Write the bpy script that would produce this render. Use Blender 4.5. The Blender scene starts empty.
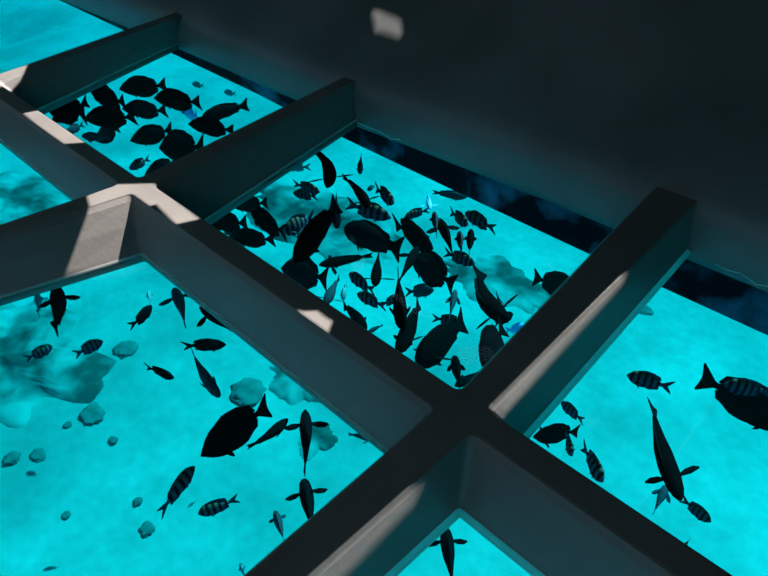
import bpy, bmesh, math, random
from mathutils import Vector, Matrix, noise
from mathutils.geometry import tessellate_polygon

C = bpy.context.scene.collection
R = math.radians
random.seed(7)

# ------------------------------------------------------------------ camera
F_PX = 628.85
ROT = Matrix(((0.7213628236, -0.4408509284, 0.5341218359),
              (0.6916097052, 0.4988904318, -0.5222876149),
              (-0.0362172935, 0.7461627141, 0.6647777912)))
CAM = Vector((1.75929, -0.64779, 1.02843))
cam = bpy.data.cameras.new('camera')
cam.sensor_fit = 'HORIZONTAL'
cam.sensor_width = 36.0
cam.lens = F_PX / 768 * 36.0
cam.clip_start = 0.02
cam.clip_end = 400
camo = bpy.data.objects.new('camera', cam)
C.objects.link(camo)
camo.matrix_world = Matrix.Translation(CAM) @ ROT.to_4x4()
bpy.context.scene.camera = camo


def ray(u, v):
    return (ROT @ Vector((u - 384, 288 - v, -F_PX))).normalized()


def at(u, v, z):
    r = ray(u, v)
    return CAM + r * ((z - CAM.z) / r.z)


# ------------------------------------------------------------------ materials
def mat(name):
    m = bpy.data.materials.new(name)
    m.use_nodes = True
    nt = m.node_tree
    nt.nodes.clear()
    out = nt.nodes.new('ShaderNodeOutputMaterial')
    return m, nt, out


def N(nt, t, **kw):
    n = nt.nodes.new(t)
    for k, v in kw.items():
        if k.startswith('i_'):
            n.inputs[k[2:].replace('_', ' ')].default_value = v
        else:
            setattr(n, k, v)
    return n


def ramp(nt, stops):
    r = nt.nodes.new('ShaderNodeValToRGB')
    e = r.color_ramp.elements
    while len(e) < len(stops):
        e.new(0.5)
    for el, (p, c) in zip(e, stops):
        el.position = p
        el.color = (*c, 1)
    return r


def noisy(name, c0, c1, scale=4, rough=0.4, detail=5, bump=0.0, bscale=40, spec=0.5, lo=.35, hi=.65, metallic=0):
    m, nt, out = mat(name)
    tc = N(nt, 'ShaderNodeTexCoord')
    nz = N(nt, 'ShaderNodeTexNoise', i_Scale=scale, i_Detail=detail)
    nt.links.new(tc.outputs['Object'], nz.inputs['Vector'])
    rp = ramp(nt, [(lo, c0), (hi, c1)])
    nt.links.new(nz.outputs['Fac'], rp.inputs['Fac'])
    b = N(nt, 'ShaderNodeBsdfPrincipled')
    b.inputs['Roughness'].default_value = rough
    b.inputs['Metallic'].default_value = metallic
    b.inputs['Specular IOR Level'].default_value = spec
    nt.links.new(rp.outputs['Color'], b.inputs['Base Color'])
    if bump:
        n2 = N(nt, 'ShaderNodeTexNoise', i_Scale=bscale, i_Detail=4)
        nt.links.new(tc.outputs['Object'], n2.inputs['Vector'])
        bp = N(nt, 'ShaderNodeBump', i_Strength=bump, i_Distance=0.01)
        nt.links.new(n2.outputs['Fac'], bp.inputs['Height'])
        nt.links.new(bp.outputs['Normal'], b.inputs['Normal'])
    nt.links.new(b.outputs['BSDF'], out.inputs['Surface'])
    return m


PAINT = dict(spec=0.18, rough=0.45)
M_beam = noisy('grey_gelcoat_beam', (0.054, 0.048, 0.045), (0.066, 0.059, 0.055), 5, bump=0.08, bscale=60, **PAINT)
M_wall = noisy('grey_gelcoat_hull', (0.046, 0.046, 0.046), (0.07, 0.069, 0.068), 2.2, bump=0.15, bscale=25, **PAINT)
M_deck = noisy('deck_bounce_paint', (0.42, 0.41, 0.40), (0.5, 0.49, 0.48), 3, rough=0.7)  # unseen deck, made pale to bounce light down onto the beam tops
M_skirt = noisy('fouled_keel_paint', (0.001, 0.004, 0.006), (0.02, 0.10, 0.16), 6, rough=0.9, spec=0, detail=8, lo=.5, hi=.8, bump=.4, bscale=30)


def seal_mat():
    m, nt, out = mat('translucent_sealant')
    a = N(nt, 'ShaderNodeBsdfTranslucent')
    a.inputs['Color'].default_value = (.9, .92, .9, 1)
    b = N(nt, 'ShaderNodeBsdfDiffuse')
    b.inputs['Color'].default_value = (.3, .32, .32, 1)
    mx = N(nt, 'ShaderNodeMixShader')
    mx.inputs[0].default_value = .2
    nt.links.new(a.outputs[0], mx.inputs[1])
    nt.links.new(b.outputs[0], mx.inputs[2])
    nt.links.new(mx.outputs[0], out.inputs['Surface'])
    return m


M_seal = seal_mat()


def glass_mat():
    m, nt, out = mat('window_glass')
    fr = N(nt, "ShaderNodeFresnel", i_IOR=1.18)
    ge = N(nt, 'ShaderNodeNewGeometry')
    io = N(nt, 'ShaderNodeMapRange')
    io.inputs['To Min'].default_value = 1.18
    io.inputs['To Max'].default_value = 1 / 1.18
    nt.links.new(ge.outputs['Backfacing'], io.inputs['Value'])
    nt.links.new(io.outputs['Result'], fr.inputs['IOR'])
    tr = N(nt, 'ShaderNodeBsdfTransparent')
    tr.inputs['Color'].default_value = (0.97, 0.99, 0.99, 1)
    gl = N(nt, 'ShaderNodeBsdfGlossy')
    gl.inputs['Roughness'].default_value = 0.012
    mx = N(nt, 'ShaderNodeMixShader')
    nt.links.new(fr.outputs['Fac'], mx.inputs['Fac'])
    nt.links.new(tr.outputs['BSDF'], mx.inputs[1])
    nt.links.new(gl.outputs['BSDF'], mx.inputs[2])
    nt.links.new(mx.outputs['Shader'], out.inputs['Surface'])
    return m


M_glass = glass_mat()


def wet_glass_mat():
    m, nt, out = mat('window_glass_wet_side')
    tr = N(nt, 'ShaderNodeBsdfTransparent')
    tr.inputs['Color'].default_value = (0.97, 0.99, 0.99, 1)
    nt.links.new(tr.outputs['BSDF'], out.inputs['Surface'])
    return m


M_wet = wet_glass_mat()


def sand_mat():
    m, nt, out = mat('pale_coral_sand')
    tc = N(nt, 'ShaderNodeTexCoord')
    n1 = N(nt, 'ShaderNodeTexNoise', i_Scale=0.55, i_Detail=6, i_Roughness=0.6)
    n2 = N(nt, 'ShaderNodeTexNoise', i_Scale=9.0, i_Detail=5)
    nt.links.new(tc.outputs['Object'], n1.inputs['Vector'])
    nt.links.new(tc.outputs['Object'], n2.inputs['Vector'])
    r1 = ramp(nt, [(0.36, SAND_LO), (0.6, SAND_HI)])
    r2 = ramp(nt, [(0.35, (0.86, 0.86, 0.86)), (0.7, (1, 1, 1))])
    nt.links.new(n1.outputs['Fac'], r1.inputs['Fac'])
    nt.links.new(n2.outputs['Fac'], r2.inputs['Fac'])
    mx = N(nt, 'ShaderNodeMix', data_type='RGBA', blend_type='MULTIPLY')
    mx.inputs[0].default_value = 1
    nt.links.new(r1.outputs['Color'], mx.inputs[6])
    nt.links.new(r2.outputs['Color'], mx.inputs[7])
    b = N(nt, 'ShaderNodeBsdfDiffuse')
    nt.links.new(mx.outputs[2], b.inputs['Color'])
    nt.links.new(b.outputs['BSDF'], out.inputs['Surface'])
    return m


SAND_LO, SAND_HI = (0.052, 0.058, 0.058), (0.090, 0.092, 0.092)
M_sand = sand_mat()
M_rock = noisy('algae_covered_rock', (0.010, 0.014, 0.014), (0.066, 0.070, 0.070), 1.3, rough=0.95, detail=9, bump=.3, bscale=9, lo=.42, hi=.62, spec=0)
M_rubble = noisy('coral_rubble', (0.014, 0.022, 0.022), (0.03, 0.038, 0.038), 6, rough=0.95, spec=0)


def fish_plain(name, col, belly, rough=.6):
    m, nt, out = mat(name)
    tc = N(nt, 'ShaderNodeTexCoord')
    sp = N(nt, 'ShaderNodeSeparateXYZ')
    nt.links.new(tc.outputs['Object'], sp.inputs['Vector'])
    mr = N(nt, 'ShaderNodeMapRange')
    mr.inputs['From Min'].default_value = -0.14
    mr.inputs['From Max'].default_value = 0.02
    nt.links.new(sp.outputs['Z'], mr.inputs['Value'])
    rp = ramp(nt, [(0, belly), (1, col)])
    nt.links.new(mr.outputs['Result'], rp.inputs['Fac'])
    b = N(nt, 'ShaderNodeBsdfPrincipled')
    b.inputs['Roughness'].default_value = rough
    b.inputs['Specular IOR Level'].default_value = 0.0
    nt.links.new(rp.outputs['Color'], b.inputs['Base Color'])
    nt.links.new(b.outputs['BSDF'], out.inputs['Surface'])
    return m


def fish_striped(name, pale, dark, back):
    m, nt, out = mat(name)
    tc = N(nt, 'ShaderNodeTexCoord')
    sp = N(nt, 'ShaderNodeSeparateXYZ')
    nt.links.new(tc.outputs['Object'], sp.inputs['Vector'])
    ma = N(nt, 'ShaderNodeMath', operation='MULTIPLY')
    ma.inputs[1].default_value = 2 * math.pi / 0.145
    nt.links.new(sp.outputs['X'], ma.inputs[0])
    si = N(nt, 'ShaderNodeMath', operation='SINE')
    nt.links.new(ma.outputs[0], si.inputs[0])
    mr = N(nt, 'ShaderNodeMapRange')
    mr.inputs['From Min'].default_value = -0.35
    mr.inputs['From Max'].default_value = 0.15
    nt.links.new(si.outputs[0], mr.inputs['Value'])
    mz = N(nt, 'ShaderNodeMapRange')
    mz.inputs['From Min'].default_value = 0.04
    mz.inputs['From Max'].default_value = 0.16
    nt.links.new(sp.outputs['Z'], mz.inputs['Value'])
    c1 = N(nt, 'ShaderNodeMix', data_type='RGBA')
    nt.links.new(mz.outputs['Result'], c1.inputs[0])
    c1.inputs[6].default_value = (*pale, 1)
    c1.inputs[7].default_value = (*back, 1)
    c2 = N(nt, 'ShaderNodeMix', data_type='RGBA')
    nt.links.new(mr.outputs['Result'], c2.inputs[0])
    nt.links.new(c1.outputs[2], c2.inputs[7])
    c2.inputs[6].default_value = (*dark, 1)
    # pale only along the trunk; head and fins stay dark
    b = N(nt, 'ShaderNodeBsdfPrincipled')
    b.inputs['Roughness'].default_value = 0.55
    b.inputs['Specular IOR Level'].default_value = 0.0
    nt.links.new(c2.outputs[2], b.inputs['Base Color'])
    nt.links.new(b.outputs['BSDF'], out.inputs['Surface'])
    return m


M_surgeon = fish_plain('black_surgeonfish_skin', (0.0005, 0.0006, 0.0007), (0.0012, 0.0014, 0.0016))
M_wrasse = fish_plain('dark_wrasse_skin', (0.0006, 0.0010, 0.0014), (0.0015, 0.0023, 0.003))
M_chromis = fish_plain('slate_fish_skin', (0.004, 0.010, 0.014), (0.009, 0.018, 0.024))
M_blue = fish_plain('pale_blue_fish_skin', (0.02, 0.12, 0.25), (0.05, 0.2, 0.33))
M_faint = fish_plain('hazed_fish_skin', (0.015, 0.06, 0.07), (0.03, 0.09, 0.1))  # water haze over the deep fish is put into this skin colour
M_serg = fish_striped('barred_damselfish_skin', (0.009, 0.02, 0.032), (0.0012, 0.0022, 0.0035), (0.013, 0.021, 0.012))
M_fin = fish_plain('dark_fin_membrane', (0.0007, 0.0012, 0.0016), (0.0007, 0.0012, 0.0016))
M_finlight = fish_plain('slate_fin_membrane', (0.004, 0.012, 0.017), (0.004, 0.012, 0.017))
M_eye = fish_plain('fish_eye', (0.002, 0.002, 0.002), (0.002, 0.002, 0.002), 0.2)


# ------------------------------------------------------------------ helpers
def link(name, bm, mats, parent=None, smooth=False):
    me = bpy.data.meshes.new(name)
    bm.normal_update()
    bm.to_mesh(me)
    bm.free()
    for m in (mats if isinstance(mats, (list, tuple)) else [mats]):
        me.materials.append(m)
    if smooth:
        for p in me.polygons:
            p.use_smooth = True
    o = bpy.data.objects.new(name, me)
    C.objects.link(o)
    if parent:
        o.parent = parent
    return o


def struct(o):
    o['kind'] = 'structure'
    return o


def tag(o, label, cat, group=None):
    o['label'] = label
    o['category'] = cat
    if group:
        o['group'] = group
    return o


# ------------------------------------------------------------------ the window grid: plan geometry (metres)
H = 0.1394            # depth of the beams, from their tops (z = 0) to the glass
SX = {                # cross beams: top-left, top-right, bottom-left, bottom-right edges, each as (x at y=0, dx/dy)
    'P': [((-3.27, 0), (-3.15, 0), (-3.33, 0), (-3.09, 0)),
          ((-1.218, -.082), (-1.155, -.075), (-1.262, -.085), (-1.060, -.236)),
          ((-.006, -.058), (.074, -.070), (-.075, -.040), (.1755, -.150)),
          ((1.275, -.055), (1.342, .001), (1.215, -.055), (1.388, -.020)),
          ((2.58, 0), (2.66, 0), (2.52, 0), (2.74, 0))],
    'N': [((-3.27, 0), (-3.15, 0), (-3.33, 0), (-3.09, 0)),
          ((-1.218, .1), (-1.155, .1), (-1.262, .1), (-1.07, .15)),
          ((-.0166, .199), (.066, .255), (-.075, .199), (.1965, .3476)),
          ((1.2655, .032), (1.355, .054), (1.205, .032), (1.398, .075)),
          ((2.58, 0), (2.66, 0), (2.52, 0), (2.74, 0))]}
# longitudinal beam edges: y of top edge / of bottom edge, per pane
MT = {'P': [.025, .024, .033, .034], 'N': [-.030, -.034, -.038, -.034]}
MB = {'P': [.10, .10, .104, .104], 'N': [-.098, -.101, -.105, -.107]}
YEND = {'P': 1.035, 'N': -1.30}


def lx(l, y):
    return l[0] + l[1] * y


def fillet(p_prev, p, p_next, r, n):
    a = (p_prev - p).normalized()
    b = (p_next - p).normalized()
    ang = a.angle(b)
    d = r / math.tan(ang / 2)
    s, e = p + a * d, p + b * d
    out = []
    for i in range(n + 1):
        t = i / n
        out.append(s * (1 - t) ** 2 + p * 2 * t * (1 - t) + e * t * t)
    return out


def pane_chain(row, i):
    """levels of (x, y, z) points running wall end -> left corner -> along the keel beam -> right corner -> wall end"""
    Lb, Rb = SX[row][i], SX[row][i + 1]
    ye = YEND[row]

    def ring(yl, left, right, r):
        a0 = Vector((lx(left, ye), ye))
        # intersect sides with y = yl
        a = Vector((lx(left, yl), yl))
        b = Vector((lx(right, yl), yl))
        b0 = Vector((lx(right, ye), ye))
        pts = [a0 + (a - a0) * (k / 6) for k in range(6)]
        pts += fillet(a0, a, b, r, 6)
        pts += [a + (b - a) * (k / 6) for k in range(1, 6)]
        pts += fillet(a, b, b0, r, 6)
        pts += [b + (b0 - b) * (k / 6) for k in range(1, 7)]
        return pts
    top = ring(MT[row][i], Lb[1], Rb[0], 0.022)
    bot = ring(MB[row][i], Lb[3], Rb[2], 0.012)
    # outward normals on the plan
    cen = Vector(((lx(Lb[1], ye / 2) + lx(Rb[0], ye / 2)) / 2, ye / 2))
    nor = []
    for k, p in enumerate(top):
        t = (top[min(k + 1, len(top) - 1)] - top[max(k - 1, 0)]).normalized()
        n = Vector((t.y, -t.x))
        if n.dot(p - cen) < 0:
            n = -n
        nor.append(n)
    r = 0.007
    lv = []
    for dn, dz in ((r, 0), (r * .35, -r * .2), (r * .05, -r * .65)):
        lv.append([Vector((*(p + n * dn), dz)) for p, n in zip(top, nor)])
    for t in (0.12, 0.5, 0.93):
        lv.append([Vector((*(p.lerp(q, t)), -H * t)) for p, q in zip(top, bot)])
    # small seat for the pane
    lv.append([Vector((*(p.lerp(q, 1.0)), -H)) for p, q in zip(top, bot)])
    lv.append([Vector((*q, -H - 0.03)) for q in bot])
    return lv, 9, len(top) - 10   # levels, index of left corner middle, index of right corner middle


chains = {(row, i): pane_chain(row, i) for row in 'PN' for i in range(4)}


def add_strip(bm, lv, a, b, flip):
    vs = [[bm.verts.new(p) for p in l[a:b + 1]] for l in lv]
    for j in range(len(vs) - 1):
        for k in range(len(vs[0]) - 1):
            q = (vs[j][k], vs[j][k + 1], vs[j + 1][k + 1], vs[j + 1][k])
            bm.faces.new(q[::-1] if flip else q)


def add_poly(bm, pts, up):
    vs = [bm.verts.new(p) for p in pts]
    for t in tessellate_polygon([pts]):
        a, b, c = (vs[i] for i in t)
        if a.co == b.co or b.co == c.co or a.co == c.co:
            continue
        try:
            f = bm.faces.new((a, b, c))
            f.normal_update()
            if (f.normal.z > 0) != up:
                f.normal_flip()
        except ValueError:
            pass


# keel-side longitudinal beam
bm = bmesh.new()
low = {'P': [], 'N': []}
topc = {'P': [], 'N': []}
for row in 'PN':
    for i in range(4):
        lv, a, b = chains[row, i]
        add_strip(bm, lv, a, b, row == 'N')
        topc[row] += lv[0][a:b + 1]
        low[row] += lv[-1][a:b + 1]
xl, xr = -3.6, 3.3


def fix_ends(seqP, seqN, z):
    ptsP = [Vector((xl, seqP[0].y, z))] + seqP + [Vector((xr, seqP[-1].y, z))]
    ptsN = [Vector((xl, seqN[0].y, z))] + seqN + [Vector((xr, seqN[-1].y, z))]
    return ptsP + ptsN[::-1]


add_poly(bm, fix_ends(topc['P'], topc['N'], 0), True)
add_poly(bm, fix_ends(low['P'], low['N'], -H - .03), False)
bmesh.ops.remove_doubles(bm, verts=bm.verts, dist=1e-5)
window_frame = bpy.data.objects.new('window_frame', None)
C.objects.link(window_frame)
tag(window_frame, 'dark grey moulded grid of beams that frames the glass panes in the hull bottom', 'frame')
longitudinal = link('longitudinal_beam', bm, M_beam, window_frame)
for row in 'PN':
    for i in range(5):
        bm = bmesh.new()
        left = chains.get((row, i - 1))
        right = chains.get((row, i))
        if not left or not right:
            continue
        lvl, al, bl = left
        lvr, ar, br = right
        n = len(lvl[0]) - 1
        add_strip(bm, lvl, bl, n, row == 'N')
        add_strip(bm, lvr, 0, ar, row == 'N')
        for L_, up in ((0, True), (-1, False)):
            add_poly(bm, lvl[L_][bl:] + lvr[L_][:ar + 1], up)
        bmesh.ops.remove_doubles(bm, verts=bm.verts, dist=1e-5)
        o = link('cross_beam', bm, M_beam, window_frame)

# glass panes and sealant beads
for n, ((row, i), (lv, a, b)) in enumerate(chains.items()):
    ring = [Vector((p.x, p.y, -H - 0.004)) for p in lv[-1]]
    bm = bmesh.new()
    top = [bm.verts.new(p) for p in ring]
    botv = [bm.verts.new(p - Vector((0, 0, 0.012))) for p in ring]
    bm.faces.new(top)
    bm.faces.new(botv[::-1])
    for k in range(len(top)):
        k2 = (k + 1) % len(top)
        bm.faces.new((top[k], botv[k], botv[k2], top[k2]))
    bmesh.ops.recalc_face_normals(bm, faces=bm.faces)
    w = struct(link('window_%d' % (n + 1), bm, [M_glass, M_wet]))
    w.data.polygons[1].material_index = 1
    # bead: a thin fillet along three sides
    bm = bmesh.new()
    cen = sum(ring, Vector()) / len(ring)
    prof = []
    wd = 0.004 if i < 3 else 0.014
    for k, p in enumerate(ring):
        t = (ring[min(k + 1, len(ring) - 1)] - ring[max(k - 1, 0)]).normalized()
        nn = Vector((t.y, -t.x, 0))
        if nn.dot(cen - p) < 0:
            nn = -nn
        q = lv[-2][k]
        prof.append([Vector((q.x, q.y, -H + .004)), Vector((q.x, q.y, -H)) + nn * wd * .6 + Vector((0, 0, .001)), Vector((q.x, q.y, -H - .0039)) + nn * wd])
    add_strip(bm, [[pr[j] for pr in prof] for j in range(3)], 0, len(ring) - 1, row == 'N')
    link('sealant_bead', bm, M_seal, w)

# ------------------------------------------------------------------ hull sides
WY = [(-8, .90), (-2.43, .911), (-1.2, .930), (0, .928), (.3, .945), (.9, .969), (1.377, .975), (4.2, 1.03)]
WPROF = [(0, -.17), (0, -H), (.003, -.10), (.010, -.06), (.022, -.025), (.042, .006), (.078, .038), (.14, .083), (.24, .15), (.36, .225), (.58, .34), (.85, .48), (1.15, .68), (1.45, .95), (1.75, 1.3), (1.95, 1.75)]


def wall_mesh(line, sgn):
    bm = bmesh.new()
    pts = []
    for (x0, y0), (x1, y1) in zip(line, line[1:]):
        n = max(1, int((x1 - x0) / .15))
        pts += [(x0 + (x1 - x0) * k / n, y0 + (y1 - y0) * k / n) for k in range(n)]
    pts.append(line[-1])
    inner = [[bm.verts.new((x, y + sgn * dy, z)) for x, y in pts] for dy, z in WPROF]
    outer = [[bm.verts.new((x, y + sgn * (dy + .05), z - (.02 if k > 1 else 0))) for x, y in pts] for k, (dy, z) in enumerate(WPROF)]
    nP = len(WPROF)
    for j in range(nP - 1):
        for k in range(len(pts) - 1):
            bm.faces.new((inner[j][k], inner[j + 1][k], inner[j + 1][k + 1], inner[j][k + 1]))
            bm.faces.new((outer[j][k], outer[j][k + 1], outer[j + 1][k + 1], outer[j + 1][k]))
    for j in (0, nP - 1):
        for k in range(len(pts) - 1):
            bm.faces.new((inner[j][k], inner[j][k + 1], outer[j][k + 1], outer[j][k]))
    for k in (0, len(pts) - 1):
        for j in range(nP - 1):
            bm.faces.new((inner[j][k], outer[j][k], outer[j + 1][k], inner[j + 1][k]))
    bmesh.ops.recalc_face_normals(bm, faces=bm.faces)
    return bm


wf = struct(link('wall_far', wall_mesh(WY, 1), M_wall, smooth=True))
wn = struct(link('wall_near', wall_mesh([(x, -y - .12) for x, y in WY], -1), M_wall, smooth=True))

bm = bmesh.new()
bmesh.ops.create_cube(bm, size=1)
for v in bm.verts:
    v.co = Vector((-8.05 + v.co.x * .08, -.1 + v.co.y * 6.6, .81 + v.co.z * 1.86))
struct(link('wall_bow', bm, M_wall))
bm = bmesh.new()
bmesh.ops.create_cube(bm, size=1)
for v in bm.verts:
    v.co = Vector((4.26 + v.co.x * .08, -.1 + v.co.y * 6.6, .81 + v.co.z * 1.86))
struct(link('wall_stern', bm, M_wall))

# skirt of the hull hanging below the glass on the far side
SPX = [(60, 0), (123, 30), (167, 52), (256, 90), (282, 107), (336, 135), (453, 190), (512, 220), (594, 257), (662, 287), (768, 335)]
zs = -H - .13
low_pts = [at(u, v, zs) for u, v in SPX]
low_pts = [(p.x, p.y) for p in low_pts]
# smooth straight fit through the measured points
n_ = len(low_pts)
sl = (low_pts[-1][1] - low_pts[2][1]) / (low_pts[-1][0] - low_pts[2][0])
bm = bmesh.new()
xs = [-8 + 12.2 * k / 80 for k in range(81)]


def interp(tab, x):
    for (x0, y0), (x1, y1) in zip(tab, tab[1:]):
        if x <= x1:
            return y0 + (y1 - y0) * (x - x0) / (x1 - x0)
    return tab[-1][1]


SY = [(-8, 1.12), (-3, 1.03), (-2.07, 1.014), (-1.5, 1.0), (-.76, .985), (-.12, .952), (.5, .94), (1.1, .932), (1.7, .936), (4.3, .95)]
secs = []
for x in xs:
    yw, ys = interp(WY, x), interp(SY, x)
    secs.append([bm.verts.new(q) for q in ((x, yw + .004, -H - .02), (x, ys, zs), (x, ys + .06, zs - .01), (x, max(yw, ys) + .16, -H - .02))])
for a, b in zip(secs, secs[1:]):
    for j in range(4):
        j2 = (j + 1) % 4
        bm.faces.new((a[j], a[j2], b[j2], b[j]))
bm.faces.new(secs[0])
bm.faces.new(secs[-1][::-1])
bmesh.ops.recalc_face_normals(bm, faces=bm.faces)
struct(link('trim_1', bm, M_skirt))

# ragged squeeze-out of sealant along the hull edge of two panes
for pts in ([(357, 121), (366, 125), (377, 129), (386, 134), (391, 138), (400, 138)], [(716, 263), (728, 269), (740, 272), (748, 277), (756, 283), (768, 285), (780, 290)]):
    ps = [at(u, v + 1.5, -H + .002) for u, v in pts]
    bm = bmesh.new()
    rr = []
    for k, p in enumerate(ps):
        t = (ps[min(k + 1, len(ps) - 1)] - ps[max(k - 1, 0)]).normalized()
        sd = t.cross(Vector((0, 0, 1)))
        rr.append([bm.verts.new(p + sd * (.0016 * math.cos(q * math.pi / 3)) + Vector((0, 0, .0016 * math.sin(q * math.pi / 3)))) for q in range(6)])
    for a_, b_ in zip(rr, rr[1:]):
        for q in range(6):
            bm.faces.new((a_[q], b_[q], b_[(q + 1) % 6], a_[(q + 1) % 6]))
    bm.faces.new(rr[0][::-1])
    bm.faces.new(rr[-1])
    link('sealant_strand', bm, M_seal, wf)

# ------------------------------------------------------------------ sun and an added unseen deck, openings cut to shape the sun patches
SUNB, SUNA = 1.0, 0.07        # travel direction of light per metre of fall: (-SUNA, -SUNB, -1)
sdir = Vector((-SUNA, -SUNB, -1)).normalized()
ZD = 1.75


def up_to_deck(p):
    t = (ZD - p.z) / sdir.z
    return p + sdir * t


def deck_hole(pts):
    return [up_to_deck(p) for p in pts]


def hitplane(u, v, p0, n):
    r = ray(u, v)
    return CAM + r * ((p0 - CAM).dot(n) / r.dot(n))


def face_plane(row, i, which):
    """plane of a cross beam's side: which 1 = +x side, 0 = -x side"""
    t, b = SX[row][i][which], SX[row][i][2 + which]
    y0, y1 = (.12, .9) if row == 'P' else (-.12, -.6)
    a = Vector((lx(t, y0), y0, 0))
    c = Vector((lx(t, y1), y1, 0))
    d = Vector((lx(b, (y0 + y1) / 2), (y0 + y1) / 2, -H))
    return a, (c - a).cross(d - a).normalized()


if __name__ == '__main__':
    p0, nn = face_plane('N', 2, 1)
    q = hitplane(107, 240, p0, nn)
    print('SHADOWPT', q, 'b/c=', (q.y + .037) / q.z)
Z = lambda u, v, z=0: at(u, v, z)
f3p = face_plane('P', 3, 1)
f3n = face_plane('N', 3, 1)
f2n = face_plane('N', 2, 1)
f1p = face_plane('P', 1, 1)
FP = lambda u, v, f: hitplane(u, v, *f)
holes = []  # made-up openings, traced back along the sun from each wanted patch
# junction by the second cross beam
holes.append([Z(87, 196), Z(118, 183), Z(157, 182), Z(204, 218), Z(176, 224), FP(112, 290, f2n), FP(64, 277, f2n)])
holes.append([Z(23, 113), Z(43, 109), Z(90, 142), Z(59, 144)])
holes.append([Z(-8, 76), Z(30, 64), FP(16, 95, f1p), Z(-6, 92)])
holes.append([Z(294, 306.5), Z(308, 309), Z(321, 308.5), Z(328, 314), Z(336, 319), Z(332, 330), Z(326, 338), Z(305, 325)])
holes.append([FP(488, 410, f3p), FP(624, 272, f3p), FP(630, 276, f3p), FP(501, 420, f3p)])
holes.append([FP(300, 585, f3n), FP(414, 484, f3n), FP(426, 492, f3n), FP(330, 590, f3n)])


def wallpt(u, v):
    r = ray(u, v)
    ok, loc, nor, idx = wf.ray_cast(CAM, r)
    return loc


for qs in ([(369, 2), (384, 4), (406, 14), (409, 41), (376, 31)], [(366, 70), (372, 65), (382, 66), (373, 69)]):
    holes.append([wallpt(*q) for q in qs])
for h_ in holes:
    print('HOLE', [tuple(round(c, 2) for c in p) for p in deck_hole(h_)])
outer = [Vector((-8.2, -2.35, ZD)), Vector((4.4, -2.35, ZD)), Vector((4.4, 3.15, ZD)), Vector((-8.2, 3.15, ZD))]  # near edge stops short of the hull, an added gap for sky fill
loops = [outer] + [deck_hole(h_) for h_ in holes]
bm = bmesh.new()
allp = [p for l in loops for p in l]
for dz in (0, 0.012):
    vs = [bm.verts.new(p + Vector((0, 0, dz))) for p in allp]
    for t in tessellate_polygon(loops):
        try:
            bm.faces.new([vs[i] for i in t])
        except ValueError:
            pass
struct(link('sun_mask_deck', bm, M_deck))  # added out of view to mask the sun into patches

sun = bpy.data.lights.new('sun', 'SUN')
sun.energy = 44.0
sun.angle = R(0.25)
sun.color = (1, 0.97, 0.93)
so = bpy.data.objects.new('sun', sun)
so.rotation_euler = sdir.to_track_quat('-Z', 'Y').to_euler()
so.location = (0, 0, 6)
C.objects.link(so)

world = bpy.data.worlds.new('sky')
bpy.context.scene.world = world
world.use_nodes = True
bg = world.node_tree.nodes['Background']
bg.inputs[0].default_value = (0.55, 0.75, 1.0, 1)
bg.inputs[1].default_value = 4.0

# ------------------------------------------------------------------ sea: water and sand floor
ZF = -4.8
bm = bmesh.new()
n = 110
vs = {}
for i in range(n + 1):
    for j in range(n + 1):
        x = -34 + 46 * i / n
        y = -8 + 46 * j / n
        z = ZF + .22 * noise.noise(Vector((x * .35, y * .35, 0))) + .05 * noise.noise(Vector((x * 1.7, y * 1.7, 3)))
        vs[i, j] = bm.verts.new((x, y, z))
for i in range(n):
    for j in range(n):
        bm.faces.new((vs[i, j], vs[i + 1, j], vs[i + 1, j + 1], vs[i, j + 1]))
fl = struct(link('floor', bm, M_sand, smooth=True))

m, nt, out = mat('clear_sea_water')
va = N(nt, 'ShaderNodeVolumeAbsorption')
va.inputs['Color'].default_value = (0.0, 0.945, 0.963, 1)
va.inputs['Density'].default_value = 0.52
VS = N(nt, 'ShaderNodeVolumeScatter')
VS.inputs['Color'].default_value = (0.05, 0.85, 1, 1)
VS.inputs['Density'].default_value = 0.0007
VS.inputs['Anisotropy'].default_value = 0.3
ad = N(nt, 'ShaderNodeAddShader')
nt.links.new(va.outputs[0], ad.inputs[0])
nt.links.new(VS.outputs[0], ad.inputs[1])
nt.links.new(ad.outputs[0], out.inputs['Volume'])
bm = bmesh.new()
bmesh.ops.create_cube(bm, size=1)
for v in bm.verts:
    v.co = Vector((-11 + v.co.x * 46, 15 + v.co.y * 46, (-H - .035 - 5.8) / 2 + v.co.z * (5.8 - H - .035)))
sea = link('sea_water', bm, m)
sea['kind'] = 'stuff'
tag(sea, 'clear turquoise sea water below the glass panes', 'water')

#FISH-START
# ------------------------------------------------------------------ fish
def lerp_tab(tab, t):
    for (a, va), (b, vb) in zip(tab, tab[1:]):
        if t <= b:
            k = (t - a) / (b - a)
            k = k * k * (3 - 2 * k) * .35 + k * .65
            return va + (vb - va) * k
    return tab[-1][1]


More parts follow.
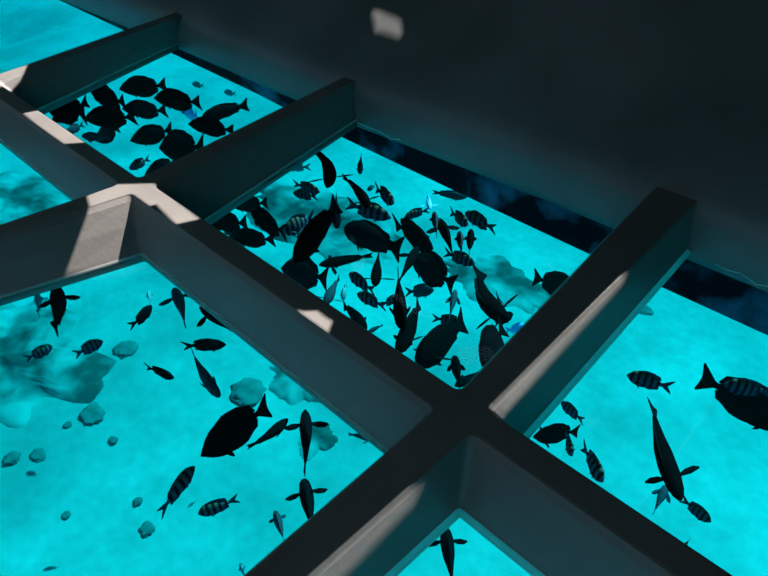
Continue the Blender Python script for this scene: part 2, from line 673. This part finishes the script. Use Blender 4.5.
# species: trunk end, half height up / down, half width, (along the trunk 0 snout .. 1 tail root), fins
SPEC = {
    'surgeon': dict(end=.80, up=[(0, .006), (.05, .045), (.14, .115), (.28, .185), (.48, .215), (.70, .185), (.86, .10), (.95, .045), (1, .034)],
                    dn=[(0, .012), (.05, .04), (.14, .10), (.28, .165), (.48, .20), (.70, .18), (.86, .10), (.95, .045), (1, .034)],
                    w=[(0, .008), (.06, .03), (.2, .062), (.4, .075), (.65, .062), (.88, .026), (1, .014)],
                    dorsal=(.22, .95, .05, 1.35), anal=(.42, .95, .048, 1.35), tail=(.10, .03, .045), pec=.16, pelv=.09, H=.50),
    'damsel': dict(end=.76, up=[(0, .01), (.06, .07), (.2, .15), (.42, .19), (.65, .16), (.85, .085), (1, .045)],
                   dn=[(0, .014), (.06, .06), (.2, .135), (.42, .18), (.65, .155), (.85, .08), (1, .045)],
                   w=[(0, .012), (.08, .045), (.25, .08), (.45, .085), (.7, .06), (.9, .028), (1, .016)],
                   dorsal=(.25, .88, .045, 1.7), anal=(.52, .88, .05, 1.7), tail=(.13, .12, .035), pec=.11, pelv=.10, H=.44),
    'wrasse': dict(end=.82, up=[(0, .014), (.05, .04), (.15, .075), (.35, .105), (.6, .09), (.82, .055), (1, .034)],
                   dn=[(0, .014), (.05, .038), (.15, .075), (.35, .105), (.6, .085), (.82, .05), (1, .034)],
                   w=[(0, .018), (.05, .04), (.15, .07), (.32, .088), (.55, .072), (.8, .036), (1, .016)],
                   dorsal=(.28, .9, .022, 1.0), anal=(.55, .9, .02, 1.0), tail=(.075, .035, .03), pec=.23, pelv=.07, H=.24),
    'parrot': dict(end=.83, up=[(0, .03), (.05, .075), (.15, .125), (.35, .16), (.6, .14), (.82, .085), (1, .052)],
                   dn=[(0, .03), (.05, .07), (.15, .115), (.35, .15), (.6, .13), (.82, .08), (1, .052)],
                   w=[(0, .022), (.05, .05), (.15, .075), (.32, .09), (.55, .08), (.8, .045), (1, .02)],
                   dorsal=(.25, .9, .028, 1.1), anal=(.55, .9, .026, 1.1), tail=(.085, .03, .05), pec=.20, pelv=.08, H=.36),
}
SPEC['surgeon']['tailspan'] = .175
SPEC['damsel']['tailspan'] = .165
SPEC['wrasse']['tailspan'] = .062
SPEC['parrot']['tailspan'] = .145


def plate(bm, outline, frame, th, mi):
    """closed thin solid: outline of (a, b) in the plane frame = (origin, A, B, normal); thickness tapers to the rim"""
    o, A, B, n = frame
    rim = [bm.verts.new(o + A * a + B * b) for a, b in outline]
    ca = sum(a for a, b in outline) / len(outline)
    cb = sum(b for a, b in outline) / len(outline)
    ins = [(a * .72 + ca * .28, b * .72 + cb * .28) for a, b in outline]
    for s in (1, -1):
        iv = [bm.verts.new(o + A * a + B * b + n * (th * s)) for a, b in ins]
        for k in range(len(rim)):
            k2 = (k + 1) % len(rim)
            q = (rim[k], rim[k2], iv[k2], iv[k])
            f = bm.faces.new(q if s > 0 else q[::-1])
            f.material_index = mi
        c = bm.verts.new(o + A * ca + B * cb + n * (th * s))
        for k in range(len(iv)):
            k2 = (k + 1) % len(iv)
            q = (iv[k], iv[k2], c)
            f = bm.faces.new(q if s > 0 else q[::-1])
            f.material_index = mi


def fish_mesh(sp, bend, spread, kfold, rnd, fork):
    S = SPEC[sp]
    bm = bmesh.new()
    end = S['end']
    X = Vector((1, 0, 0)); Y = Vector((0, 1, 0)); Zv = Vector((0, 0, 1))
    ts = [0, .02, .05, .09, .14, .2, .28, .37, .46, .55, .64, .73, .81, .88, .94, 1.0]
    nseg = 12
    rings = []
    for t in ts:
        up, dn, w = (lerp_tab(S[k], t) for k in ('up', 'dn', 'w'))
        x = .5 - t * end
        r = []
        for k in range(nseg):
            a = 2 * math.pi * k / nseg
            c, s = math.cos(a), math.sin(a)
            yy = w * (abs(c) ** .9) * (1 if c >= 0 else -1)
            zz = (up if s > 0 else dn) * s
            r.append(bm.verts.new((x, yy, zz)))
        rings.append(r)
    for a, b in zip(rings, rings[1:]):
        for k in range(nseg):
            k2 = (k + 1) % nseg
            bm.faces.new((a[k], b[k], b[k2], a[k2]))
    nose = bm.verts.new((.5 + .004, 0, 0))
    for k in range(nseg):
        bm.faces.new((rings[0][k], rings[0][(k + 1) % nseg], nose))
    bm.faces.new(rings[-1][::-1])
    O = Vector((0, 0, 0))
    # dorsal and anal fins
    for key, side in (('dorsal', 1), ('anal', -1)):
        a, b, hgt, rake = S[key]
        n = 9
        base, crest = [], []
        for i in range(n + 1):
            t = a + (b - a) * i / n
            hh = lerp_tab(S['up' if side > 0 else 'dn'], t)
            x = .5 - t * end
            base.append((x, side * hh * .86))
            e = math.sin(min(1, (i / n) * 2.2) * math.pi / 2) * (1 if i < n else .25)
            e *= 1 + (rake - 1) * (i / n) ** 2
            if i == n:
                e = .15
            crest.append((x - .035 * rake * (i / n) - (.02 if i == n - 1 else 0), side * (hh + hgt * e)))
        plate(bm, base + crest[::-1], (O, X, Zv, Y), .006, 1)
    # tail fin
    hs = S['tailspan'] * rnd.uniform(.92, 1.1)
    root = lerp_tab(S['up'], 1) * .85
    xt = .5 - end
    notch = S['tail'][1] * fork
    plate(bm, [(xt + .03, root), (xt - .03, root * 1.5), (-.49, hs), (-.5, hs * .86), (-.5 + notch * .75, hs * .35), (-.5 + notch, 0),
               (-.5 + notch * .75, -hs * .35), (-.5, -hs * .86), (-.49, -hs), (xt - .03, -root * 1.5), (xt + .03, -root)], (O, X, Zv, Y), .007, 1)
    # pectoral fins
    pl = S['pec']
    tp = .27
    for s in (1, -1):
        w = lerp_tab(S['w'], tp)
        o = Vector((.5 - tp * end, s * w * .85, -.02))
        out = (Vector((-math.cos(spread), s * math.sin(spread), -.12))).normalized()
        wid = (X * .9 + Zv * .35).normalized()
        wid = (wid - out * wid.dot(out)).normalized()
        nrm = out.cross(wid).normalized()
        plate(bm, [(0, -.018), (pl * .35, -.05), (pl * .75, -.05), (pl, -.012), (pl * .95, .014), (pl * .5, .036), (0, .02)], (o, out, wid, nrm), .004, 1)
    # pelvic fins
    for s in (1, -1):
        t = .34
        d = lerp_tab(S['dn'], t)
        o = Vector((.5 - t * end, s * .018, -d * .88))
        out = Vector((-.72, s * .25, -.6)).normalized()
        wid = Vector((.6, 0, -.5))
        wid = (wid - out * wid.dot(out)).normalized()
        plate(bm, [(0, -.015), (S['pelv'] * .5, -.022), (S['pelv'], 0), (S['pelv'] * .5, .014), (0, .012)], (o, out, wid, out.cross(wid)), .004, 1)
    # eyes
    for s in (1, -1):
        t = .10
        w = lerp_tab(S['w'], t)
        r = bmesh.ops.create_uvsphere(bm, u_segments=8, v_segments=5, radius=.016)
        for v in r['verts']:
            v.co = Vector((.5 - t * end + v.co.x, s * w * .86 + v.co.y * .5, lerp_tab(S['up'], t) * .35 + v.co.z))
            for f in v.link_faces:
                f.material_index = 2
    bmesh.ops.recalc_face_normals(bm, faces=bm.faces)
    # bend of the spine (positive: nose and tail towards +y)
    for v in bm.verts:
        x = v.co.x
        v.co.y += bend * ((x - .08) ** 2 * 1.6)
    for f in bm.faces:
        f.smooth = f.material_index != 1
    me = bpy.data.meshes.new(sp)
    bm.to_mesh(me)
    bm.free()
    return me


LOOK = {'K': (M_surgeon, M_fin), 'w': (M_wrasse, M_fin), 'c': (M_chromis, M_finlight), 'f': (M_faint, M_faint), 'b': (M_blue, M_blue), 's': (M_serg, M_finlight)}
NAMES = {'surgeon': ('surgeonfish', 'dark surgeonfish swimming below the glass'), 'damsel': ('damselfish', 'small barred damselfish below the glass'),
         'wrasse': ('wrasse', 'slender fish below the glass'), 'parrot': ('parrotfish', 'thick-set dark fish below the glass')}


def add_fish(hx, hy, tx, ty, d, sp, look, L, label, roll=0, bend=0, spread=.5, dz=0, fork=1.0, zoff=0):
    """nose and tail points on the view rays, at the depth where the fish has its true length L"""
    def ends(z):
        return at(hx, hy, z + dz * L / 2), at(tx, ty, z - dz * L / 2)
    lo, hi = -2.75, -H - .20
    for _ in range(40):
        mid = (lo + hi) / 2
        a, b = ends(mid)
        if (a - b).length > L:
            lo = mid
        else:
            hi = mid
    z = (lo + hi) / 2
    a, b = ends(z)
    Ls = (a - b).length
    F = (a - b).normalized()
    cen = (a + b) / 2
    upv = Vector((0, 0, 1))
    D = (upv - F * F.dot(upv)).normalized()
    D = Matrix.Rotation(R(roll), 3, F) @ D
    Yv = D.cross(F)
    view = (cen - CAM).normalized()
    P = F.cross(view).normalized()          # direction on the picture across the fish
    dist = (cen - CAM).dot(-(ROT @ Vector((0, 0, 1))))
    dm = (1.1 if sp == 'damsel' else 1.14) * d / F_PX * dist
    S = SPEC[sp]
    hnat = max(v for _, v in S['up']) + max(v for _, v in S['dn'])
    wnat = 2 * max(v for _, v in S['w'])
    k = wnat / hnat
    uh, uw = abs(D.dot(P)), abs(Yv.dot(P))
    Hh = dm / math.sqrt(uh * uh + (k * uw) ** 2)
    lim = (.75 * hnat * Ls, 1.5 * hnat * Ls)
    Hh = min(max(Hh, lim[0]), lim[1])
    sz = Hh / hnat
    sy = min(max(sz, .8 * Ls), 1.35 * Ls)
    rnd = random.Random(int(hx * 31 + hy))
    me = fish_mesh(sp, bend, spread, 0, rnd, fork)
    for m_ in (*LOOK[look], M_eye):
        me.materials.append(m_)
    o = bpy.data.objects.new(NAMES[sp][0], me)
    C.objects.link(o)
    o.matrix_world = Matrix.Translation(cen) @ Matrix((F * Ls, Yv * sy, D * sz)).transposed().to_4x4()
    return tag(o, label, 'fish', NAMES[sp][1])


U, DM, WR, PA = 'surgeon', 'damsel', 'wrasse', 'parrot'
FISH = [
    # pane beyond the keel beam, between the first and second cross beams (upper left)
    (91, 92, 126, 104, 18.5, U, 'K', .34, 'rounded black surgeonfish at the left end of the top row in the upper left pane'),
    (119, 89, 167, 85, 16, U, 'K', .36, 'black surgeonfish topmost in the upper left pane, nose towards the left'),
    (154, 98, 201, 103, 16, U, 'K', .33, 'black surgeonfish third along the top row of the upper left pane'),
    (122, 109, 167, 111, 14, U, 'w', .35, 'greyish surgeonfish below the two topmost fish of the upper left pane'),
    (84, 119, 136, 117, 17, U, 'K', .27, 'black surgeonfish overlapping the greyish one at the centre left of the upper left pane'),
    (96, 141, 119, 127, 13, U, 'K', .24, 'black surgeonfish half hidden beneath another at the centre left of the upper left pane'),
    (44, 104, 86, 113, 24, U, 'K', .36, 'big black surgeonfish jammed in the left corner of the upper left pane', 15),
    (52, 121, 88, 101, 15, U, 'K', .27, 'black surgeonfish showing its pointed fins in the left corner of the upper left pane'),
    (66, 133, 84, 124, 7, DM, 'c', .16, 'small dark fish with a raised tail next to the sunlit beam'),
    (82, 136, 110, 138, 10, WR, 'c', .17, 'thin dark fish just inside the edge of the upper left pane, above the keel beam'),
    (130, 141, 173, 129, 15, U, 'K', .32, 'black surgeonfish in the middle of the upper left pane, nose down to the left', 0, 0, 1.2),
    (188, 124, 235, 131, 14, U, 'K', .33, 'black surgeonfish near the second cross beam, below the far slim one'),
    (202, 118, 248, 104, 12.5, PA, 'w', .34, 'long dark fish farthest right in the upper left pane, tail raised', 0, .05),
    (181, 107, 198, 117, 11, U, 'b', .22, 'small blue fish behind the black surgeonfish of the upper left pane'),
    (159, 148, 205, 147, 28, U, 'K', .34, 'broad dark surgeonfish cut off by the second cross beam', 20),
    (129, 169, 150, 158, 8, DM, 's', .15, 'barred damselfish nearest the sunlit beam crossing in the upper left pane'),
    (144, 177, 178, 160, 13, U, 'w', .30, 'dark fish whose back shows above the near corner of the upper left pane'),
    (192, 84, 204, 86, 5, DM, 'f', .14, 'tiny haze-paled fish, the left one of two deep down near the far edge'),
    (224, 92, 236, 94, 5, DM, 'f', .14, 'tiny haze-paled fish, the right one of two deep down near the far edge'),
    # centre pane, left part
    (229, 204, 268, 203, 14.5, U, 'K', .32, 'black surgeonfish closest to the second cross beam in the centre pane'),
    (251, 213, 286, 234, 16, U, 'K', .32, 'tilted dark surgeonfish, tail down right, in the left part of the centre pane'),
    (205, 219, 248, 224, 18, U, 'K', .34, 'largest black surgeonfish at the left corner of the centre pane'),
    (228, 237, 275, 240, 15, U, 'K', .34, 'black surgeonfish skimming the keel beam at the left of the centre pane'),
    (224, 233, 240, 231, 6, DM, 'c', .14, 'little dark fish between two surgeonfish in the left corner of the centre pane'),
    (283, 232, 315, 216, 16, DM, 's', .22, 'mottled damselfish left of the big black torpedo-shaped fish', 0, 0, 1.0),
    (297, 238, 314, 224, 8, DM, 'c', .15, 'dim small fish half behind the big black torpedo-shaped fish'),
    (295, 261, 338, 203, 20, PA, 'K', .42, 'big black torpedo-shaped fish diving to the lower left in the centre pane', 25),
    (336, 226, 337, 200, 9, U, 'w', .24, 'dark fish standing on its tail behind the big torpedo-shaped one'),
    (320, 192, 293, 183, 9, DM, 's', .17, 'upper of two crossed barred damselfish in the centre pane'),
    (293, 193, 318, 197, 9, DM, 's', .16, 'lower of two crossed barred damselfish in the centre pane'),
    (284, 167, 311, 167, 8, DM, 'f', .17, 'dim fish under the second cross beam, farthest left in the centre pane'),
    (335, 186, 320, 145, 12.5, WR, 'w', .34, 'curved long fish with both side fins out, far left corner of the centre pane', 0, -.32, 1.45),
    (371, 207, 345, 175, 9.5, WR, 'K', .32, 'slim black fish following at the tail of the curved one', 0, -.1, 1.4),
    (359.5, 173, 361.5, 156, 5.5, DM, 'c', .14, 'small upright dark fish just right of the curved long fish'),
    (394, 203, 375, 187, 11, DM, 's', .17, 'barred damselfish nose down right beneath the far edge of the centre pane'),
    (367, 190, 375, 186, 5, DM, 'c', .10, 'tiny dark fish hidden beside the slim black fish'),
    (391, 218, 346, 203, 14, DM, 's', .30, 'large mottled fish with a pale underside below the slim black fish', -25),
    (404, 217, 429, 209, 8, DM, 's', .18, 'barred damselfish with its tail raised, right of the centre in the pane', 0, .1),
    (467, 197, 432, 192, 8, WR, 'c', .30, 'slate fish with a forked tail passing in front of the dark far strip', 0, 0, .4, 0, 3),
    (430, 209, 427, 192, 5, WR, 'b', .15, 'faint blue fish standing upright near the far edge', 0, 0, 1.3),
    (468, 225, 450, 211, 10, DM, 's', .16, 'left of the two barred damselfish touching noses near the far edge'),
    (465, 213, 496, 230, 12, DM, 's', .21, 'right of the two barred damselfish touching noses near the far edge'),
    (434, 213, 437, 235, 6.5, DM, 'c', .17, 'narrow upright fish beside the long black one right of centre'),
    (439, 218, 456, 258, 9.5, WR, 'K', .33, 'long black fish heading away, side fins out, right of centre', 0, .08, 1.4),
    (459, 233, 462, 253, 7, DM, 'c', .16, 'small spiky dark fish between two long upright ones'),
    (471, 232, 469, 254, 9, DM, 'w', .18, 'stubby upright dark fish at the right of the upright trio'),
    (475, 264, 444, 252, 11, DM, 's', .20, 'mottled barred fish at the foot of the upright trio', -15),
    (433, 249, 394, 222, 30, U, 'K', .36, 'deep-bodied black surgeonfish with a wide triangular tail, centre of the shoal', 12),
    (411, 257, 455, 285, 24, U, 'w', .40, 'wide dark surgeonfish under the deep-bodied black one, tail to the lower right', 25),
    (418, 247, 398, 283, 9, WR, 'w', .33, 'slim fish slanting down to the left below the deep-bodied black surgeonfish', 0, 0, 1.4),
    (401, 327, 398, 274, 12.5, PA, 'K', .34, 'upright black cigar-shaped fish in the middle of the shoal', 0, 0, .3),
    (375, 286, 379, 250, 10, WR, 'K', .32, 'black fish heading down with both side fins straight out, in the shoal', 0, 0, 1.5),
    (345, 228, 402, 250, 24, PA, 'w', .44, 'very large dark fish with a broad tail, left of the centre of the shoal', 25, 0, .9),
    (319, 265, 373, 255, 9.5, WR, 'K', .40, 'long black fish lying flat with its side fins out, left of centre', 0, 0, 1.5),
    (281, 268, 328, 279, 25, U, 'w', .38, 'broad slate surgeonfish above the sunlit spot of the keel beam', 25),
    (325, 304, 339.5, 277, 11, WR, 'c', .26, 'dark fish pointing down left at the edge of the keel beam', 0, 0, 1.4),
    (342, 299, 347, 284, 9, DM, 'f', .15, 'dim blotchy fish right beside the fish at the keel beam edge'),
    (349, 274, 375, 292, 11, DM, 's', .18, 'barred damselfish, tail down right, upper one of two near the keel beam'),
    (357, 294, 386, 307, 11, DM, 's', .19, 'barred damselfish, tail down right, lower one of two near the keel beam'),
    (399, 297, 381, 305, 9, DM, 's', .16, 'barred fish half hidden by the upright cigar-shaped one'),
    (366, 329, 343, 304, 13, PA, 'K', .34, 'black fish with a small tail slipping under the keel beam edge'),
    (368, 332, 383, 325, 8, WR, 'c', .17, 'dark tail peeping over the keel beam, right of the black fish slipping under it'),
    (434, 290, 405, 292, 13, DM, 'c', .21, 'stout dark fish facing right beneath the wide dark surgeonfish'),
    (399, 352, 422, 302, 15, PA, 'K', .42, 'large black fish pointing down left to the keel beam', 15, -.08, .8),
    (455.5, 290, 449, 320, 6.5, WR, 'c', .24, 'narrow upright fish above the big fish near the near corner'),
    (463, 322, 432, 318, 10, DM, 's', .20, 'pale mottled barred fish crossing above the biggest black fish'),
    (417, 364, 465, 320, 26, PA, 'K', .48, 'biggest black fish of the shoal, nose at the keel beam in the near corner', 20, 0, 1.2),
    (454, 357, 460, 388, 11, PA, 'K', .26, 'black upright fish in the near corner of the centre pane'),
    (455, 386, 487, 370, 9, WR, 'w', .27, 'dark fish lying along the bottom corner of the centre pane'),
    (502, 324, 471, 275, 20, PA, 'K', .42, 'black fish with a hooked tail beside the third cross beam', 40, .2, 1.4),
    (503, 313, 496, 292, 6, WR, 'c', .20, 'thin slate fish just right of the one with the hooked tail'),
    (513, 314, 494, 325, 12, DM, 'w', .20, 'dark small fish nose up against the third cross beam'),
    (526, 326, 505, 331, 11, DM, 'b', .17, 'pale bluish fish at the edge of the third cross beam'),
    (482, 366, 504, 326, 34, U, 'w', .25, 'wide slate fish dipping under the third cross beam', 30),
    (581, 293, 533, 277, 20, U, 'K', .38, 'black surgeonfish with a triangular tail disappearing under the third cross beam'),
    # right pane
    (627, 375, 673, 388, 15, DM, 's', .20, 'barred damselfish at the top of the right pane, nose to the left'),
    (797, 430, 699, 376, 36, U, 'K', .50, 'huge black surgeonfish cut off at the right edge of the picture', 10),
    (724, 384, 774, 393, 15, DM, 's', .21, 'barred damselfish behind the huge black surgeonfish'),
    (678, 500, 649, 404, 16.5, PA, 'K', .50, 'long black parrotfish with both side fins out in the right pane', 35, .06, 1.4),
    (667, 485, 653, 514, 8, WR, 'c', .20, 'thin slate fish below the side fin of the long parrotfish'),
    (711, 522, 681, 498, 15, DM, 's', .17, 'barred damselfish at the nose of the long parrotfish'),
    (603, 482, 582, 444, 14, DM, 's', .20, 'barred damselfish nose down near the keel beam in the right pane'),
    (572, 456, 565, 430, 12, DM, 's', .16, 'barred fish partly covered by the black one in the left corner of the right pane'),
    (533, 437, 579, 431, 20, U, 'K', .30, 'black fish in the left corner of the right pane, side fin hanging', 0, 0, 1.3),
    (561, 402, 584, 422, 10, DM, 's', .18, 'barred fish leaving the shade of the third cross beam, tail to the right'),
    (682, 549, 690, 539, 7, DM, 'w', .12, 'tiny dark snout peeping over the keel beam at the lower right'),
    # small pane, bottom centre
    (445, 528, 453, 586, 15, PA, 'w', .30, 'dark fish in the small bottom pane with one side fin out', 0, 0, 1.5),
    # big lower left pane
    (59, 288, 57, 330, 14, PA, 'w', .33, 'upright dark fish with a small tail near the top left of the large lower pane', 0, .06, 1.2),
    (38, 293, 38, 315, 6.5, DM, 'f', .19, 'dim upright fish at the far left of the large lower pane'),
    (53, 346, 25, 360, 10, DM, 's', .21, 'barred fish farthest left in the large lower pane, nose up right', 0, .08),
    (103, 341, 74, 355, 11, DM, 's', .21, 'barred fish above the reef, second from the left in the large lower pane'),
    (153, 306, 131, 328, 9.5, DM, 'w', .19, 'dark fork-tailed fish directly under a dim round one', 0, .15),
    (149, 292, 150, 304, 5.5, DM, 'f', .13, 'dim little round fish above the fork-tailed dark one'),
    (175, 288, 187, 326, 10.5, WR, 'c', .30, 'slate fish with both side fins out near the sunlit cross beam', 0, .05, 1.5),
    (200, 307, 243, 337, 10, WR, 'w', .32, 'dark fish along the upper edge of the large lower pane, side fin back', 0, 0, 1.4),
    (226, 344.5, 182, 346, 11, DM, 'w', .26, 'dark oval fish facing right in the upper middle of the large lower pane'),
    (218, 397, 190, 353, 10, PA, 'c', .30, 'smooth dark fish diving to the lower right below the oval one', 0, .08, .2),
    (174, 378, 145, 366, 8, DM, 'w', .20, 'small dark fish facing right in the middle of the large lower pane'),
    (201, 456, 269, 405, 29, U, 'K', .36, 'large black surgeonfish nose down left, tail spread, in the lower pane', 5, 0, 1.2),
    (289, 420, 249, 450, 10, WR, 'w', .27, 'dark fish rising to the right beside the large black surgeonfish tail', 0, .12, .1),
    (306, 410, 306, 475, 12, WR, 'w', .34, 'dark fish seen from above with side fins straight out, long thin tail', 0, .04, 1.55),
    (304, 480, 313, 534, 16, PA, 'w', .30, 'dark fish with wing-like side fins sliding under the third cross beam', 0, 0, 1.5),
    (275, 511, 285, 544, 11, DM, 'c', .18, 'small slate fish with thin pale side fins left of the wing-finned one', 0, 0, 1.5),
    (376, 439, 348, 434, 8, WR, 'c', .18, 'dark tail poking out from the keel beam, right corner of the large lower pane'),
    (194, 466, 158, 515, 13, DM, 's', .25, 'barred dark fish with a long forked tail, nose up right, below the large surgeonfish', 0, -.05),
    (198, 514, 239, 498, 13, DM, 's', .21, 'barred dark fish facing left under the one with the long forked tail'),
    (240, 563, 248, 582, 8, DM, 'f', .16, 'dim fish at the bottom edge beside the third cross beam'),
]
for f_ in FISH:
    add_fish(*f_)

# ------------------------------------------------------------------ reef and rocks on the sand


def floor_z(x, y):
    return ZF + .22 * noise.noise(Vector((x * .35, y * .35, 0))) + .05 * noise.noise(Vector((x * 1.7, y * 1.7, 3)))


def on_floor(u, v):
    p = at(u, v, ZF)
    for _ in range(4):
        p = at(u, v, floor_z(p.x, p.y))
    return p


def blob(u, v, rx, ry, h, label, seed):
    """a rough stone half sunk in the sand"""
    p = on_floor(u, v)
    bm = bmesh.new()
    bmesh.ops.create_icosphere(bm, subdivisions=3, radius=1)
    for vv in bm.verts:
        d_ = vv.co.normalized()
        k = 1 + .35 * noise.noise(d_ * 1.7 + Vector((seed, 0, 0))) + .18 * noise.noise(d_ * 5 + Vector((0, seed, 0)))
        vv.co = Vector((d_.x * rx * k, d_.y * ry * k, d_.z * h * k))
    o = link('sea_rock', bm, M_rubble, smooth=True)
    o.location = p
    return tag(o, label, 'rock', 'rocks scattered on the sand')


def reef(u, v, rx, ry, rot, h, label, seed):
    """a low ragged reef bank: a closed mound whose rim dips under the sand"""
    p = on_floor(u, v)
    bm = bmesh.new()
    nr, na = 26, 72
    cen = bm.verts.new((0, 0, h))
    rings = []
    ca, sa = math.cos(R(rot)), math.sin(R(rot))
    for i in range(1, nr + 1):
        f = i / nr
        ring = []
        for k in range(na):
            a = 2 * math.pi * k / na
            edge = 1 + .42 * noise.noise(Vector((math.cos(a) * 1.3, math.sin(a) * 1.3, seed))) + .28 * noise.noise(Vector((math.cos(a) * 4, math.sin(a) * 4, seed + 5))) \
                + .12 * noise.noise(Vector((math.cos(a) * 11, math.sin(a) * 11, seed + 9)))
            x, y = rx * f * edge * math.cos(a), ry * f * edge * math.sin(a)
            x, y = x * ca - y * sa, x * sa + y * ca
            hh = h * (1 - f ** 3) * (1 + .9 * noise.noise(Vector((x * 2.2, y * 2.2, seed))) + .5 * noise.noise(Vector((x * 7, y * 7, seed))))
            z = floor_z(p.x + x, p.y + y) - p.z + hh - .03 * f ** 6
            ring.append(bm.verts.new((x, y, z)))
        rings.append(ring)
    for k in range(na):
        bm.faces.new((cen, rings[0][k], rings[0][(k + 1) % na]))
        for a_, b_ in zip(rings, rings[1:]):
            bm.faces.new((a_[k], b_[k], b_[(k + 1) % na], a_[(k + 1) % na]))
    base = [bm.verts.new(v_.co - Vector((0, 0, .15))) for v_ in rings[-1]]
    for k in range(na):
        bm.faces.new((rings[-1][k], base[k], base[(k + 1) % na], rings[-1][(k + 1) % na]))
    bm.faces.new(base[::-1])
    cen.co.z = sum(v_.co.z for v_ in rings[0]) / na
    bmesh.ops.recalc_face_normals(bm, faces=bm.faces)
    o = link('coral_reef', bm, M_rock, smooth=True)
    o.location = p
    return tag(o, label, 'reef', 'low reef banks on the sand')


REEFS = [
    (0, 358, 1.2, .68, 12, .10, 'sprawling algae-covered reef bank filling the upper left of the large lower pane', 2.0),
    (302, 380, .34, .26, 20, .07, 'low dark mound under the keel beam edge, above the fish seen from above', 7.0),  # low dark mound on the sand, like the next entry
    (316, 438, .15, .2, 0, .04, 'small dark lump just right of the fish seen from above', 11.0),
    (10, 200, 1.3, .55, 10, .09, 'dark reef bank showing through the small left pane', 15.0),
    (500, 282, .75, .35, 0, .05, 'low coral patch between the shoal and the third cross beam', 21.0),
    (325, 222, 1.3, .5, 5, .06, 'coral bank on the sand under the left half of the shoal', 27.0),
]
for r_ in REEFS:
    reef(r_[0], r_[1], r_[2] * 1.38, r_[3] * 1.38, *r_[4:])
ROCKS = [
    (126, 350, .13, .11, .05, 'rounded boulder just right of the reef, under the fork-tailed dark fish'),
    (92, 414, .14, .11, .05, 'weedy rock alone on the sand below the reef'),
    (12, 458, .075, .075, .05, 'small round rock at the left edge on open sand'),
    (38, 455, .09, .06, .04, 'small pointed rock just right of the round one at the left edge'),
    (68, 425, .045, .045, .04, 'tiny rock left of the weedy one on the sand'),
    (113, 440, .05, .035, .03, 'tiny flat stone in the middle of the open sand'),
    (138, 501, .04, .04, .04, 'tiny dark stone left of the long fork-tailed fish'),
    (147, 530, .065, .065, .05, 'small round rock near the bottom of the large lower pane'),
    (66, 515, .035, .035, .03, 'tiniest stone low on the left of the sand'),
    (247, 392, .16, .16, .07, 'round dark lump behind the tail of the large black surgeonfish'),  # round lump, darker than the sand
    (640, 308, .16, .08, .05, 'small coral lump near the far edge of the right pane'),
]
for i, (u, v, rx, ry, h, lab) in enumerate(ROCKS):
    blob(u, v, rx * 1.2, ry * 1.2, h * .6, lab, i * 3.1)
#FISH-END
# ------------------------------------------------------------------ view
sc = bpy.context.scene
sc.view_settings.view_transform = 'Standard'
sc.view_settings.look = 'None'
sc.view_settings.exposure = 0.0
sc.view_settings.gamma = 1
sc.view_settings.use_curve_mapping = False
sc.cycles.max_bounces = 8
sc.cycles.transparent_max_bounces = 16
sc.cycles.volume_bounces = 1
sc.cycles.use_denoising = True
sc.cycles.sample_clamp_indirect = 0.8
sc.cycles.sample_clamp_direct = 1.1
